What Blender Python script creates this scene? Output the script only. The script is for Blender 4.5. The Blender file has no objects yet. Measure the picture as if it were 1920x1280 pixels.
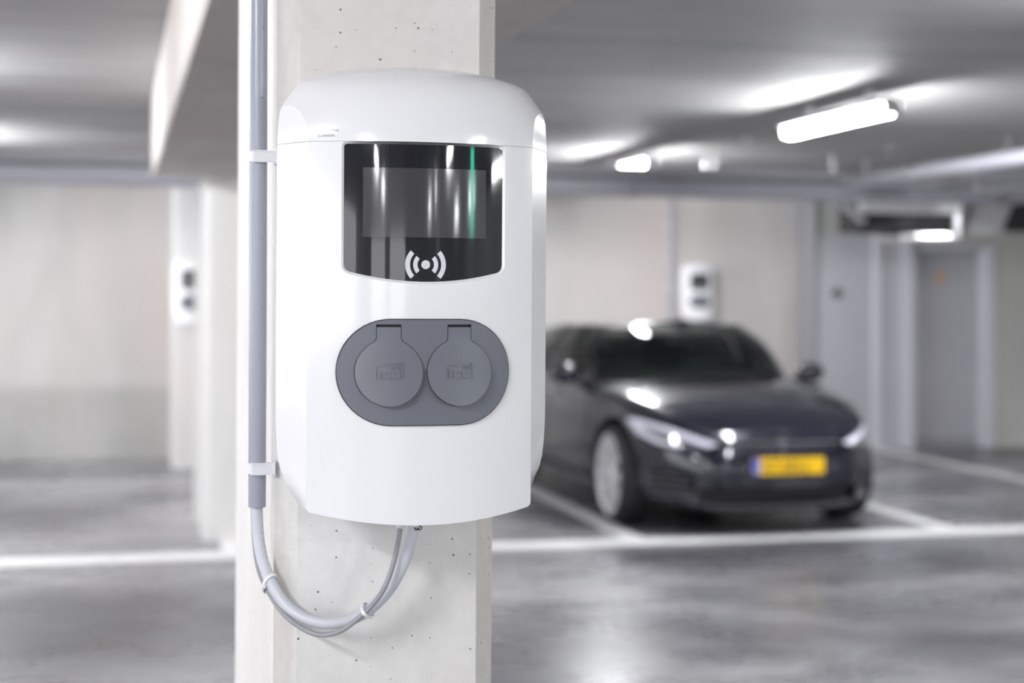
import bpy, bmesh, math, random
from mathutils import Vector, Matrix
from mathutils.geometry import delaunay_2d_cdt
PI = math.pi
R = math.radians
random.seed(7)
sc = bpy.context.scene
C = sc.collection

# ------------------------------------------------------------------ camera, world, exposure
YAW = R(13.86)
cam_d = bpy.data.cameras.new('camera')
cam_d.sensor_width = 36.0
cam_d.lens = 56.25
cam_d.shift_y = -94.0 / 1920.0
cam_d.clip_start = 0.05
cam_d.dof.use_dof = True
cam_d.dof.focus_distance = 2.10
cam_d.dof.aperture_fstop = 2.9
cam = bpy.data.objects.new('camera', cam_d)
C.objects.link(cam)
cam.matrix_world = Matrix.Translation((0, 0, 1.65)) @ Matrix.Rotation(-YAW, 4, 'Z') @ Matrix.Rotation(R(90), 4, 'X') @ Matrix.Rotation(0.006, 4, 'Z')
sc.camera = cam

world = bpy.data.worlds.new('world')
sc.world = world
world.use_nodes = True
bgn = world.node_tree.nodes['Background']
bgn.inputs['Color'].default_value = (0.97, 0.97, 1.0, 1)
bgn.inputs['Strength'].default_value = 2.6

sc.view_settings.view_transform = 'Standard'
sc.view_settings.look = 'None'
sc.view_settings.exposure = 0.72
sc.view_settings.gamma = 1.0
sc.view_settings.use_curve_mapping = False
LAMP = 105.0      # radiance of the tube diffusers

# ------------------------------------------------------------------ materials
def new_mat(name):
    m = bpy.data.materials.new(name)
    m.use_nodes = True
    return m, m.node_tree, m.node_tree.nodes['Principled BSDF']

def plain(name, col, rough=0.5, metal=0.0, coat=0.0, coat_rough=0.03, spec=0.5, emit=0.0):
    m, nt, b = new_mat(name)
    b.inputs['Base Color'].default_value = (*col, 1)
    b.inputs['Roughness'].default_value = rough
    b.inputs['Metallic'].default_value = metal
    b.inputs['Specular IOR Level'].default_value = spec
    b.inputs['Coat Weight'].default_value = coat
    b.inputs['Coat Roughness'].default_value = coat_rough
    if emit:
        b.inputs['Emission Color'].default_value = (*col, 1)
        b.inputs['Emission Strength'].default_value = emit
    n = nt.nodes.new('ShaderNodeTexNoise'); n.inputs['Scale'].default_value = 60
    tc = nt.nodes.new('ShaderNodeTexCoord'); nt.links.new(tc.outputs['Object'], n.inputs['Vector'])
    mr = nt.nodes.new('ShaderNodeMapRange')
    mr.inputs['To Min'].default_value = rough * 0.92; mr.inputs['To Max'].default_value = min(1, rough * 1.08)
    nt.links.new(n.outputs['Fac'], mr.inputs['Value']); nt.links.new(mr.outputs[0], b.inputs['Roughness'])
    return m

def noise_node(nt, vec, scale, detail=4.0, rough=0.55, dist=0.0):
    n = nt.nodes.new('ShaderNodeTexNoise')
    n.inputs['Scale'].default_value = scale; n.inputs['Detail'].default_value = detail
    n.inputs['Roughness'].default_value = rough; n.inputs['Distortion'].default_value = dist
    nt.links.new(vec, n.inputs['Vector'])
    return n.outputs['Fac']

def mapped(nt, scale=(1, 1, 1), loc=(0, 0, 0)):
    g = nt.nodes.new('ShaderNodeNewGeometry')
    mp = nt.nodes.new('ShaderNodeMapping')
    mp.inputs['Scale'].default_value = scale; mp.inputs['Location'].default_value = loc
    nt.links.new(g.outputs['Position'], mp.inputs['Vector'])
    return mp.outputs['Vector']

def ramp(nt, fac, stops):
    r = nt.nodes.new('ShaderNodeValToRGB')
    e = r.color_ramp.elements
    while len(e) > 1:
        e.remove(e[-1])
    e[0].position = stops[0][0]; e[0].color = (*stops[0][1], 1)
    for p, c in stops[1:]:
        k = e.new(p); k.color = (*c, 1)
    nt.links.new(fac, r.inputs['Fac'])
    return r.outputs['Color']

def mix(nt, fac, a, b, mode='MIX'):
    m = nt.nodes.new('ShaderNodeMix'); m.data_type = 'RGBA'; m.blend_type = mode
    if isinstance(fac, (int, float)): m.inputs[0].default_value = fac
    else: nt.links.new(fac, m.inputs[0])
    for s, v in ((6, a), (7, b)):
        if isinstance(v, tuple): m.inputs[s].default_value = (*v, 1)
        else: nt.links.new(v, m.inputs[s])
    return m.outputs[2]

def concrete(name, dark, light, warm, sc_xyz=(1, 1, 1), scale=1.0, rough=0.75, pores=False, bump=0.15, contrast=(0.35, 0.65), base_band=None):
    m, nt, b = new_mat(name)
    v = mapped(nt, sc_xyz)
    f1 = noise_node(nt, v, 1.3 * scale, 6, 0.6, 0.4)
    col = ramp(nt, f1, [(contrast[0], dark), (contrast[1], light)])
    f2 = noise_node(nt, mapped(nt, sc_xyz, (7, 3, 5)), 0.8 * scale, 3)
    w = ramp(nt, f2, [(0.42, (0, 0, 0)), (0.68, (1, 1, 1))])
    col = mix(nt, w, col, warm)
    f3 = noise_node(nt, mapped(nt), 45, 5, 0.7)
    fine = ramp(nt, f3, [(0.3, (0.9, 0.9, 0.9)), (0.7, (1, 1, 1))])
    col = mix(nt, 0.8, col, fine, 'MULTIPLY')
    if base_band:
        g = nt.nodes.new('ShaderNodeNewGeometry'); s = nt.nodes.new('ShaderNodeSeparateXYZ')
        nt.links.new(g.outputs['Position'], s.inputs[0])
        st = nt.nodes.new('ShaderNodeMapRange'); st.inputs['From Min'].default_value = base_band[0] + 0.05; st.inputs['From Max'].default_value = base_band[0] - 0.05
        nt.links.new(s.outputs['Z'], st.inputs['Value'])
        col = mix(nt, st.outputs[0], col, mix(nt, 1.0, col, base_band[1], 'MULTIPLY'))
    h = f3
    if pores:
        vo = nt.nodes.new('ShaderNodeTexVoronoi'); vo.inputs['Scale'].default_value = 36
        vo.voronoi_dimensions = '2D'
        sx_ = nt.nodes.new('ShaderNodeSeparateXYZ'); nt.links.new(mapped(nt), sx_.inputs[0])
        ad = nt.nodes.new('ShaderNodeMath'); nt.links.new(sx_.outputs['X'], ad.inputs[0]); nt.links.new(sx_.outputs['Y'], ad.inputs[1])
        cb_ = nt.nodes.new('ShaderNodeCombineXYZ'); nt.links.new(ad.outputs[0], cb_.inputs['X']); nt.links.new(sx_.outputs['Z'], cb_.inputs['Y'])
        nt.links.new(cb_.outputs[0], vo.inputs['Vector'])
        sz = noise_node(nt, mapped(nt, (1, 1, 1), (2, 2, 2)), 60, 2)
        # only some cells carry a small air hole
        cs = nt.nodes.new('ShaderNodeSeparateColor'); nt.links.new(vo.outputs['Color'], cs.inputs[0])
        lim = nt.nodes.new('ShaderNodeMapRange'); lim.inputs['From Min'].default_value = 0.40; lim.inputs['From Max'].default_value = 1.0
        lim.inputs['To Min'].default_value = 0.0; lim.inputs['To Max'].default_value = 0.06
        nt.links.new(cs.outputs[0], lim.inputs['Value'])
        lt = nt.nodes.new('ShaderNodeMath'); lt.operation = 'LESS_THAN'
        nt.links.new(vo.outputs['Distance'], lt.inputs[0]); nt.links.new(lim.outputs[0], lt.inputs[1])
        col = mix(nt, lt.outputs[0], col, (0.10, 0.095, 0.10))
    nt.links.new(col, b.inputs['Base Color'])
    b.inputs['Roughness'].default_value = rough
    bp = nt.nodes.new('ShaderNodeBump'); bp.inputs['Strength'].default_value = bump; bp.inputs['Distance'].default_value = 0.002
    nt.links.new(h, bp.inputs['Height']); nt.links.new(bp.outputs[0], b.inputs['Normal'])
    return m

M = {}
M['column'] = concrete('column_concrete', (0.73, 0.71, 0.695), (0.83, 0.815, 0.805), (0.76, 0.715, 0.69), (1, 1, 0.8), 3.0, 0.7, pores=True, bump=0.25)
M['arris'] = concrete('column_arris', (0.62, 0.60, 0.58), (0.80, 0.79, 0.77), (0.68, 0.63, 0.59), (1, 1, 0.25), 12.0, 0.85, pores=True, bump=0.9)
M['far_column'] = concrete('far_column_concrete', (0.66, 0.66, 0.65), (0.76, 0.75, 0.74), (0.72, 0.67, 0.65), (1, 1, 0.4), 2.0, 0.7)
M['beam'] = concrete('beam_concrete', (0.56, 0.52, 0.50), (0.66, 0.62, 0.60), (0.60, 0.54, 0.51), (1, 0.6, 1), 2.0, 0.75)
M['wall'] = concrete('wall_concrete', (0.50, 0.49, 0.475), (0.66, 0.645, 0.63), (0.60, 0.545, 0.525), (1, 1, 0.35), 1.0, 0.75, base_band=(0.70, (0.80, 0.81, 0.80)))
M['wall_grey'] = concrete('wall_grey_concrete', (0.48, 0.49, 0.47), (0.62, 0.63, 0.60), (0.55, 0.54, 0.51), (1, 1, 0.4), 1.0, 0.75)
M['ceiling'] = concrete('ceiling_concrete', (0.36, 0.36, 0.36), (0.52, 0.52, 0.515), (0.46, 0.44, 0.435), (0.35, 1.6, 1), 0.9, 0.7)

def floor_mat():
    m, nt, b = new_mat('polished_floor')
    v = mapped(nt, (0.5, 0.9, 1))
    f1 = noise_node(nt, v, 0.75, 6, 0.58, 0.6)
    col = ramp(nt, f1, [(0.36, (0.09, 0.09, 0.10)), (0.49, (0.19, 0.19, 0.205)), (0.64, (0.38, 0.38, 0.395))])
    f2 = noise_node(nt, mapped(nt, (0.8, 1.3, 1), (3, 9, 0)), 2.0, 5, 0.6, 0.5)
    col = mix(nt, 0.35, col, ramp(nt, f2, [(0.35, (0.45, 0.45, 0.46)), (0.65, (1, 1, 1))]), 'MULTIPLY')
    nt.links.new(col, b.inputs['Base Color'])
    r = ramp(nt, f2, [(0.3, (0.22, 0.22, 0.22)), (0.7, (0.36, 0.36, 0.36))])
    nt.links.new(r, b.inputs['Roughness'])
    b.inputs['Specular IOR Level'].default_value = 0.6
    return m
M['floor'] = floor_mat()
M['paint'] = concrete('line_paint', (0.72, 0.72, 0.73), (0.85, 0.85, 0.86), (0.80, 0.79, 0.79), (1, 1, 1), 3.0, 0.5)
M['white'] = plain('gloss_white_plastic', (0.86, 0.86, 0.885), 0.16, coat=0.5, coat_rough=0.05)
M['shell_grey'] = plain('light_grey_plastic', (0.72, 0.72, 0.74), 0.35)
M['glass_black'] = plain('black_display_glass', (0.012, 0.013, 0.018), 0.04, spec=0.6)
M['screen'] = plain('unlit_screen', (0.055, 0.055, 0.06), 0.08, spec=0.6)
M['print_white'] = plain('white_print', (0.72, 0.72, 0.77), 0.4)
M['print_grey'] = plain('grey_print', (0.50, 0.50, 0.53), 0.5)
M['plate_grey'] = plain('slate_grey_plastic', (0.145, 0.155, 0.185), 0.42)
M['cover_grey'] = plain('slate_grey_cover', (0.150, 0.160, 0.190), 0.40)
M['gap_shade'] = plain('black_gap_shade', (0.01, 0.01, 0.014), 0.6)
M['pvc'] = plain('grey_pvc', (0.36, 0.37, 0.44), 0.25)
M['pvc_mark'] = plain('printed_mark', (0.06, 0.06, 0.10), 0.5)
M['clip'] = plain('pale_clip_plastic', (0.80, 0.80, 0.84), 0.4)
M['cable'] = plain('pale_grey_cable', (0.62, 0.63, 0.69), 0.36)
M['cable_dark'] = plain('mid_grey_cable', (0.32, 0.32, 0.35), 0.4)
M['tie'] = plain('white_nylon', (0.86, 0.86, 0.88), 0.35)
M['duct'] = plain('grey_duct', (0.34, 0.34, 0.37), 0.45)
M['duct_light'] = plain('light_duct', (0.43, 0.43, 0.48), 0.40)
M['galv'] = plain('galvanised_steel', (0.62, 0.63, 0.66), 0.3, metal=0.8)
M['chrome'] = plain('bright_metal', (0.85, 0.85, 0.88), 0.12, metal=1.0)
M['door'] = plain('grey_door_paint', (0.50, 0.50, 0.54), 0.5)
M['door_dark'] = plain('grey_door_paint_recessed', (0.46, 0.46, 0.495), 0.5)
M['frame'] = plain('pale_grey_frame', (0.66, 0.66, 0.71), 0.45)
M['black'] = plain('black_plastic', (0.012, 0.012, 0.014), 0.5)
M['orange'] = plain('orange_sticker', (0.75, 0.42, 0.16), 0.5)
M['lamp_body'] = plain('lamp_body', (0.6, 0.6, 0.6), 0.5)
M['ribbed'] = plain('ribbed_grey', (0.48, 0.48, 0.48), 0.5)
M['sign_green'] = plain('green_light', (0.06, 0.9, 0.55), 0.4, emit=7.0)
def lamp_mat(s):
    m, nt, b = new_mat('lamp_diffuser')
    b.inputs['Base Color'].default_value = (0.9, 0.9, 0.9, 1)
    b.inputs['Emission Color'].default_value = (0.97, 0.98, 1.0, 1)
    b.inputs['Emission Strength'].default_value = s
    return m
M['diffuser'] = lamp_mat(LAMP)
M['paintwork'] = plain('midnight_silver_paint', (0.014, 0.015, 0.026), 0.22, metal=0.35, coat=1.0, coat_rough=0.03, spec=0.15)
M['rubber'] = plain('tyre_rubber', (0.015, 0.015, 0.016), 0.7)
M['alloy'] = plain('silver_alloy', (0.72, 0.72, 0.75), 0.3, metal=0.4)
M['headlamp'] = plain('headlamp_lens', (0.10, 0.10, 0.12), 0.05, coat=1.0)
M['headlamp_strip'] = plain('headlamp_light_bar', (0.62, 0.62, 0.72), 0.2)
M['plate_yellow'] = plain('number_plate_yellow', (1.0, 0.60, 0.0), 0.4)
M['plate_blue'] = plain('number_plate_blue', (0.02, 0.09, 0.55), 0.4)
M['seat'] = plain('dark_seat', (0.03, 0.03, 0.032), 0.6)
def car_glass():
    m, nt, b = new_mat('tinted_glass')
    out = nt.nodes['Material Output']
    tr = nt.nodes.new('ShaderNodeBsdfTransparent'); tr.inputs[0].default_value = (0.76, 0.88, 0.84, 1)
    gl = nt.nodes.new('ShaderNodeBsdfGlossy'); gl.inputs['Roughness'].default_value = 0.03
    fr = nt.nodes.new('ShaderNodeFresnel'); fr.inputs[0].default_value = 1.5
    ms = nt.nodes.new('ShaderNodeMixShader')
    nt.links.new(fr.outputs[0], ms.inputs[0]); nt.links.new(tr.outputs[0], ms.inputs[1]); nt.links.new(gl.outputs[0], ms.inputs[2])
    nt.links.new(ms.outputs[0], out.inputs['Surface'])
    return m
M['glass'] = car_glass()

# ------------------------------------------------------------------ object helpers
def obj(name, bm, m, parent=None, smooth=True, angle=35, loc=None):
    me = bpy.data.meshes.new(name)
    bmesh.ops.recalc_face_normals(bm, faces=bm.faces)
    bm.to_mesh(me); bm.free()
    if smooth:
        for p in me.polygons: p.use_smooth = True
        me.set_sharp_from_angle(angle=R(angle))
    me.materials.append(m)
    o = bpy.data.objects.new(name, me)
    C.objects.link(o)
    if loc: o.location = loc
    if parent: o.parent = parent
    return o

def tag(o, label=None, cat=None, group=None, kind=None):
    if label: o['label'] = label
    if cat: o['category'] = cat
    if group: o['group'] = group
    if kind: o['kind'] = kind
    return o

def thing(name, label, cat, loc=(0, 0, 0), rotz=0.0, group=None):
    o = bpy.data.objects.new(name, None); C.objects.link(o)
    o.location = loc; o.rotation_euler = (0, 0, rotz); o.empty_display_size = 0.1
    return tag(o, label, cat, group)

def dup(root, loc, rotz=None, label=None, group=None):
    r = root.copy(); C.objects.link(r); r.location = loc
    if rotz is not None: r.rotation_euler = (0, 0, rotz)
    if label: r['label'] = label
    if group: r['group'] = group
    for ch in list(root.children):
        c = ch.copy(); C.objects.link(c); c.parent = r
        for g in list(ch.children):
            d = g.copy(); C.objects.link(d); d.parent = c
    return r

def box(bm, x0, x1, y0, y1, z0, z1):
    vs = [bm.verts.new(p) for p in ((x0, y0, z0), (x1, y0, z0), (x1, y1, z0), (x0, y1, z0), (x0, y0, z1), (x1, y0, z1), (x1, y1, z1), (x0, y1, z1))]
    for f in ((0, 3, 2, 1), (4, 5, 6, 7), (0, 1, 5, 4), (1, 2, 6, 5), (2, 3, 7, 6), (3, 0, 4, 7)):
        bm.faces.new([vs[i] for i in f])
    return vs

def bev(bm, w, seg=2, geom=None):
    bmesh.ops.bevel(bm, geom=geom or list(bm.edges), offset=w, segments=seg, affect='EDGES', profile=0.7)

def bbox(x0, x1, y0, y1, z0, z1, w=0.003, seg=2):
    bm = bmesh.new(); box(bm, x0, x1, y0, y1, z0, z1)
    if w: bev(bm, w, seg)
    return bm

def prism(pts, z0, z1, bevel=0):
    bm = bmesh.new()
    a = [bm.verts.new((x, y, z0)) for x, y in pts]; b = [bm.verts.new((x, y, z1)) for x, y in pts]
    n = len(pts)
    bm.faces.new(a[::-1]); bm.faces.new(b)
    for i in range(n):
        bm.faces.new((a[i], a[(i + 1) % n], b[(i + 1) % n], b[i]))
    return bm

def catmull(P, n=8, closed=False):
    P = [Vector(p) for p in P]; out = []
    m = len(P)
    for i in range(m if closed else m - 1):
        if closed: p0, p1, p2, p3 = P[(i - 1) % m], P[i], P[(i + 1) % m], P[(i + 2) % m]
        else:
            p1, p2 = P[i], P[i + 1]; p0 = P[i - 1] if i else p1 * 2 - p2; p3 = P[i + 2] if i + 2 < m else p2 * 2 - p1
        for k in range(n):
            t = k / n
            out.append(0.5 * ((2 * p1) + (p2 - p0) * t + (2 * p0 - 5 * p1 + 4 * p2 - p3) * t * t + (3 * p1 - p0 - 3 * p2 + p3) * t ** 3))
    if not closed: out.append(P[-1])
    return out

def tube(bm, path, r, seg=20, cap=True):
    path = [Vector(p) for p in path]
    rings = []; prev = None
    for i, p in enumerate(path):
        t = (path[min(i + 1, len(path) - 1)] - path[max(i - 1, 0)]).normalized()
        if prev is None:
            a = t.orthogonal().normalized()
        else:
            a = (prev - t * prev.dot(t)).normalized()
        prev = a; b = t.cross(a)
        rr = r[i] if isinstance(r, (list, tuple)) else r
        rings.append([bm.verts.new(p + (a * math.cos(2 * PI * k / seg) + b * math.sin(2 * PI * k / seg)) * rr) for k in range(seg)])
    for A, B in zip(rings, rings[1:]):
        for k in range(seg):
            bm.faces.new((A[k], A[(k + 1) % seg], B[(k + 1) % seg], B[k]))
    if cap:
        bm.faces.new(rings[0][::-1]); bm.faces.new(rings[-1])
    return rings

def tube_obj(name, path, r, m, parent=None, seg=20):
    bm = bmesh.new(); tube(bm, path, r, seg)
    return obj(name, bm, m, parent)

def lathe(bm, prof, axis='x', seg=40, c=(0, 0, 0)):
    c = Vector(c); rings = []
    for a, r in prof:
        ring = []
        for k in range(seg):
            t = 2 * PI * k / seg; u, v = r * math.cos(t), r * math.sin(t)
            ring.append(bm.verts.new(c + Vector({'x': (a, u, v), 'y': (u, a, v), 'z': (u, v, a)}[axis])))
        rings.append(ring)
    for A, B in zip(rings, rings[1:]):
        for k in range(seg):
            bm.faces.new((A[k], A[(k + 1) % seg], B[(k + 1) % seg], B[k]))
    return rings

def grid_faces(bm, rows, closed=False):
    V = [[bm.verts.new(p) for p in r] for r in rows]
    for A, B in zip(V, V[1:]):
        n = len(A)
        for k in range(n if closed else n - 1):
            bm.faces.new((A[k], A[(k + 1) % n], B[(k + 1) % n], B[k]))
    return V

def inside(p, poly):
    x, y = p; c = False; j = len(poly) - 1
    for i in range(len(poly)):
        a, b = poly[i], poly[j]
        if (a[1] > y) != (b[1] > y) and x < (b[0] - a[0]) * (y - a[1]) / (b[1] - a[1]) + a[0]: c = not c
        j = i
    return c

def clean(poly):
    out = []
    for p in poly:
        if not out or math.dist(p, out[-1]) > 2e-5: out.append((p[0], p[1]))
    while len(out) > 2 and math.dist(out[0], out[-1]) < 2e-5: out.pop()
    return out

def dens(poly, step):
    poly = clean(poly); out = []
    for i, p in enumerate(poly):
        q = poly[(i + 1) % len(poly)]
        d = math.dist(p, q); n = max(1, int(d / step))
        for k in range(n): out.append((p[0] + (q[0] - p[0]) * k / n, p[1] + (q[1] - p[1]) * k / n))
    return out

def patch(outline, yf, holes=(), step=0.006, skirt=0.003, hole_skirt=None):
    """A curved panel seen from -y: outline and holes in (x, z), pushed to y = yf(x, z), its edges turned back by skirt."""
    outline = dens(outline, step); holes = [dens(h, step) for h in holes]
    pts, edges, faces = list(outline), [], [list(range(len(outline)))]
    for h in holes:
        b = len(pts); pts += h; faces.append(list(range(b, b + len(h))))
    nb = len(pts)
    xs = [p[0] for p in outline]; zs = [p[1] for p in outline]
    from math import floor as fl
    x = min(xs) + step
    rim = pts[:]
    while x < max(xs):
        z = min(zs) + step
        while z < max(zs):
            p = (x, z)
            if inside(p, outline) and not any(inside(p, h) for h in holes):
                if min(abs(p[0] - q[0]) + abs(p[1] - q[1]) for q in rim) > step * 0.6: pts.append(p)
            z += step
        x += step
    eds = [(f[k], f[(k + 1) % len(f)]) for f in faces for k in range(len(f))]
    vo, eo, fo, *_ = delaunay_2d_cdt([Vector((p[0], p[1])) for p in pts], eds, [], 0, 1e-6)
    def keepf(f):
        c = (sum(vo[i][0] for i in f) / len(f), sum(vo[i][1] for i in f) / len(f))
        return inside(c, outline) and not any(inside(c, h) for h in holes)
    fo = [f for f in fo if keepf(f)]
    bm = bmesh.new()
    V = [bm.verts.new((v[0], yf(v[0], v[1]), v[1])) for v in vo]
    for f in fo: bm.faces.new([V[i] for i in f])
    bm.faces.ensure_lookup_table()
    if bm.faces:
        bm.normal_update()
        s = sum(f.normal.y for f in bm.faces)
        if s > 0: bmesh.ops.reverse_faces(bm, faces=bm.faces)
    for li, loop in enumerate([outline] + list(holes)):
        sk = skirt if li == 0 or hole_skirt is None else hole_skirt
        if not sk: continue
        area = sum(a[0] * b[1] - b[0] * a[1] for a, b in zip(loop, loop[1:] + loop[:1]))
        A = [bm.verts.new((p[0], yf(*p), p[1])) for p in loop]; B = [bm.verts.new((p[0], yf(*p) + sk, p[1])) for p in loop]
        n = len(loop)
        flip = (area > 0) == (li == 0)
        for k in range(n):
            q = (A[k], A[(k + 1) % n], B[(k + 1) % n], B[k])
            bm.faces.new(q[::-1] if flip else q)
    return bm

def pobj(name, bm, m, parent=None, angle=30):
    me = bpy.data.meshes.new(name); bm.to_mesh(me); bm.free()
    for p in me.polygons: p.use_smooth = True
    me.set_sharp_from_angle(angle=R(angle))
    me.materials.append(m); o = bpy.data.objects.new(name, me); C.objects.link(o)
    if parent: o.parent = parent
    return o

def arc(cx, cz, r, a0, a1, n=8):
    return [(cx + r * math.cos(R(a0 + (a1 - a0) * k / n)), cz + r * math.sin(R(a0 + (a1 - a0) * k / n))) for k in range(n + 1)]

def text_mesh(name, body, size, m, parent, loc, rot=(PI / 2, 0, 0), extrude=0.0003, bold=0.0, align='LEFT', sx=1.0, yfun=None):
    cu = bpy.data.curves.new(name, 'FONT'); cu.body = body; cu.size = size; cu.extrude = extrude; cu.offset = bold; cu.align_x = align
    t = bpy.data.objects.new(name, cu); C.objects.link(t)
    dg = bpy.context.evaluated_depsgraph_get(); me = bpy.data.meshes.new_from_object(t.evaluated_get(dg))
    C.objects.unlink(t); bpy.data.objects.remove(t)
    me.materials.clear(); me.materials.append(m)
    mx = Matrix.LocRotScale(Vector(loc), None, None) @ Matrix.Rotation(rot[2], 4, 'Z') @ Matrix.Rotation(rot[0], 4, 'X') @ Matrix.Diagonal((sx, 1, 1, 1))
    me.transform(mx)
    if yfun:
        for v in me.vertices: v.co.y += yfun(v.co.x)
    o = bpy.data.objects.new(name, me); C.objects.link(o); o.parent = parent
    return o

# ------------------------------------------------------------------ the setting
def struct(name, bm, m, label=None, cat=None, smooth=False, group=None):
    o = obj(name, bm, m, None, smooth)
    return tag(o, label, cat, group, 'structure')

CEIL = 2.91
XL, XR, YB, YF = -9.0, 12.5, -20.0, 16.0
struct('floor', bbox(XL - .3, XR + .3, YB - .3, YF + .3, -0.2, 0, 0), M['floor'], 'polished grey concrete garage floor', 'floor')
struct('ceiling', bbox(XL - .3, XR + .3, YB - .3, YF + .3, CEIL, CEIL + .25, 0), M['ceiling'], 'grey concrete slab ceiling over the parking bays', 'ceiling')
struct('wall_back', bbox(XL, XR, YF, YF + .25, 0, CEIL, 0), M['wall'], 'pale concrete wall behind the parked car', 'wall')
struct('wall_right', bbox(XR, XR + .25, YB, YF, 0, CEIL, 0), M['wall_grey'], 'concrete side wall of the garage', 'wall')
bm = bmesh.new()
box(bm, XL, XR, YB - .25, YB, 0, 1.1); box(bm, XL, XR, YB - .25, YB, 2.5, CEIL); box(bm, XL, -6.0, YB - .25, YB, 1.1, 2.5); box(bm, 0.5, XR, YB - .25, YB, 1.1, 2.5)
struct('wall_front', bm, M['wall_grey'], 'concrete wall behind the camera with a long opening added for fill light', 'wall')  # opening added so world light comes in as soft fill
# left side left open above a parapet, to let world light in as fill
struct('wall_left', bbox(XL - .25, XL, YB, YF, 0, 1.0, 0), M['wall'], 'low concrete parapet at the garage side left open for fill light', 'wall')
# doors wall, standing proud of the back wall
DY = 15.55
bm = bmesh.new()
box(bm, 7.11, 7.13, DY, YF + .25, 0, CEIL)                     # return
struct('wall_return', bm, M['duct'], 'dark grey wall return beside the grey doors', 'wall')
bm = bmesh.new()
box(bm, 7.13, 8.24, DY + .05, DY + .3, 2.27, CEIL); box(bm, 9.21, XR, DY, DY + .3, 0, CEIL); box(bm, 8.24, 9.21, DY, DY + .3, 2.18, CEIL)
struct('wall_door_side', bm, M['wall_grey'], 'grey green concrete wall around the doors', 'wall')
d1 = tag(thing('door_1', 'pale grey steel door with a small dark sign', 'door', (7.13, DY, 0)), kind='structure')
obj('door_panel', bbox(0.0, 0.66, 0.03, 0.09, 0, 2.27, 0.004), M['door'], d1)
bm = bmesh.new(); box(bm, 0.66, 0.74, -0.02, 0.10, 0, 2.27); obj('door_frame', bm, M['frame'], d1, False)
bm = bmesh.new(); box(bm, 0.74, 0.99, 0.01, 0.10, 0, 2.27); obj('side_panel', bm, M['door'], d1, False)
bm = bmesh.new(); box(bm, 0.99, 1.10, -0.03, 0.12, 0, 2.27); obj('door_frame', bm, M['frame'], d1, False)
d2 = tag(thing('door_2', 'recessed grey steel door with an orange sticker', 'door', (8.24, DY, 0)), kind='structure')
obj('door_panel', bbox(0.05, 0.86, 0.16, 0.20, 0.0, 2.13, 0.002), M['door_dark'], d2)
bm = bmesh.new(); box(bm, 0.86, 0.97, -0.02, 0.22, 0, 2.18); obj('door_frame', bm, M['frame'], d2, False)
bm = bmesh.new(); box(bm, 0.0, 0.05, 0.0, 0.22, 0, 2.18); box(bm, 0.0, 0.86, 0.0, 0.22, 2.13, 2.18); obj('door_frame', bm, M['frame'], d2, False)
bm = bmesh.new(); tube(bm, [(0.82, 0.16, 1.04), (0.82, 0.10, 1.04), (0.72, 0.10, 1.04)], 0.011, 10); obj('door_handle', bm, M['chrome'], d2)
bm = bmesh.new(); box(bm, 0.05, 0.86, 0.155, 0.16, 0.0, 0.10); obj('kick_shade', bm, M['duct'], d2, False)  # dark strip in place of the shadow at the door foot
# small sign on door 1, sticker on door 2
sg = thing('door_sign', 'small dark diamond sign fixed on the pale grey door', 'sign', (7.385, DY + .03, 1.65))
bm = bmesh.new()
vs = [bm.verts.new(p) for p in ((0, -.004, .075), (.075, -.004, 0), (0, -.004, -.075), (-.075, -.004, 0), (0, 0, .075), (.075, 0, 0), (0, 0, -.075), (-.075, 0, 0))]
bm.faces.new(vs[:4]); bm.faces.new(vs[4:][::-1])
for i in range(4): bm.faces.new((vs[i], vs[(i + 1) % 4], vs[4 + (i + 1) % 4], vs[4 + i]))
obj('sign_plate', bm, plain('dark_sign', (0.09, 0.09, 0.10), 0.5), sg, False)
bm = bmesh.new(); box(bm, -.018, .018, -.007, -.004, -.018, .018)
obj('symbol', bm, plain('sign_symbol', (0.25, 0.25, 0.27), 0.5), sg, False)
st = thing('door_sticker', 'small orange warning sticker on the recessed grey door', 'sticker', (8.64, DY + .16, 1.83))
bm = bmesh.new(); box(bm, -.045, .045, -.003, 0, -.055, .055); obj('sticker_sheet', bm, M['orange'], st, False)
bm = bmesh.new(); box(bm, -.012, .012, -.005, -.003, -.035, .035); obj('symbol', bm, plain('sticker_symbol', (0.45, 0.33, 0.25), 0.5), st, False)

# painted bay lines
LY = 10.07
def line(x0, x1, y0, y1, label, grp='white bay lines on the floor'):
    bm = bmesh.new(); box(bm, x0, x1, y0, y1, -0.01, 0.004)
    struct('parking_line', bm, M['paint'], label, 'floor marking', group=grp)
line(XL, XR, LY - .13, LY + .13, 'long white line painted across the front of the bays')
line(3.29, 3.44, LY + .13, YF, 'white bay line beside the car on the charger side')
line(5.60, 5.75, LY + .13, YF, 'white bay line between the car and the doors')
line(0.66, 0.81, LY + .13, 10.70, 'short white bay line ending at the far column')
line(7.78, 7.93, LY + .13, DY, 'white bay line leading to the recessed door')

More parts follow.
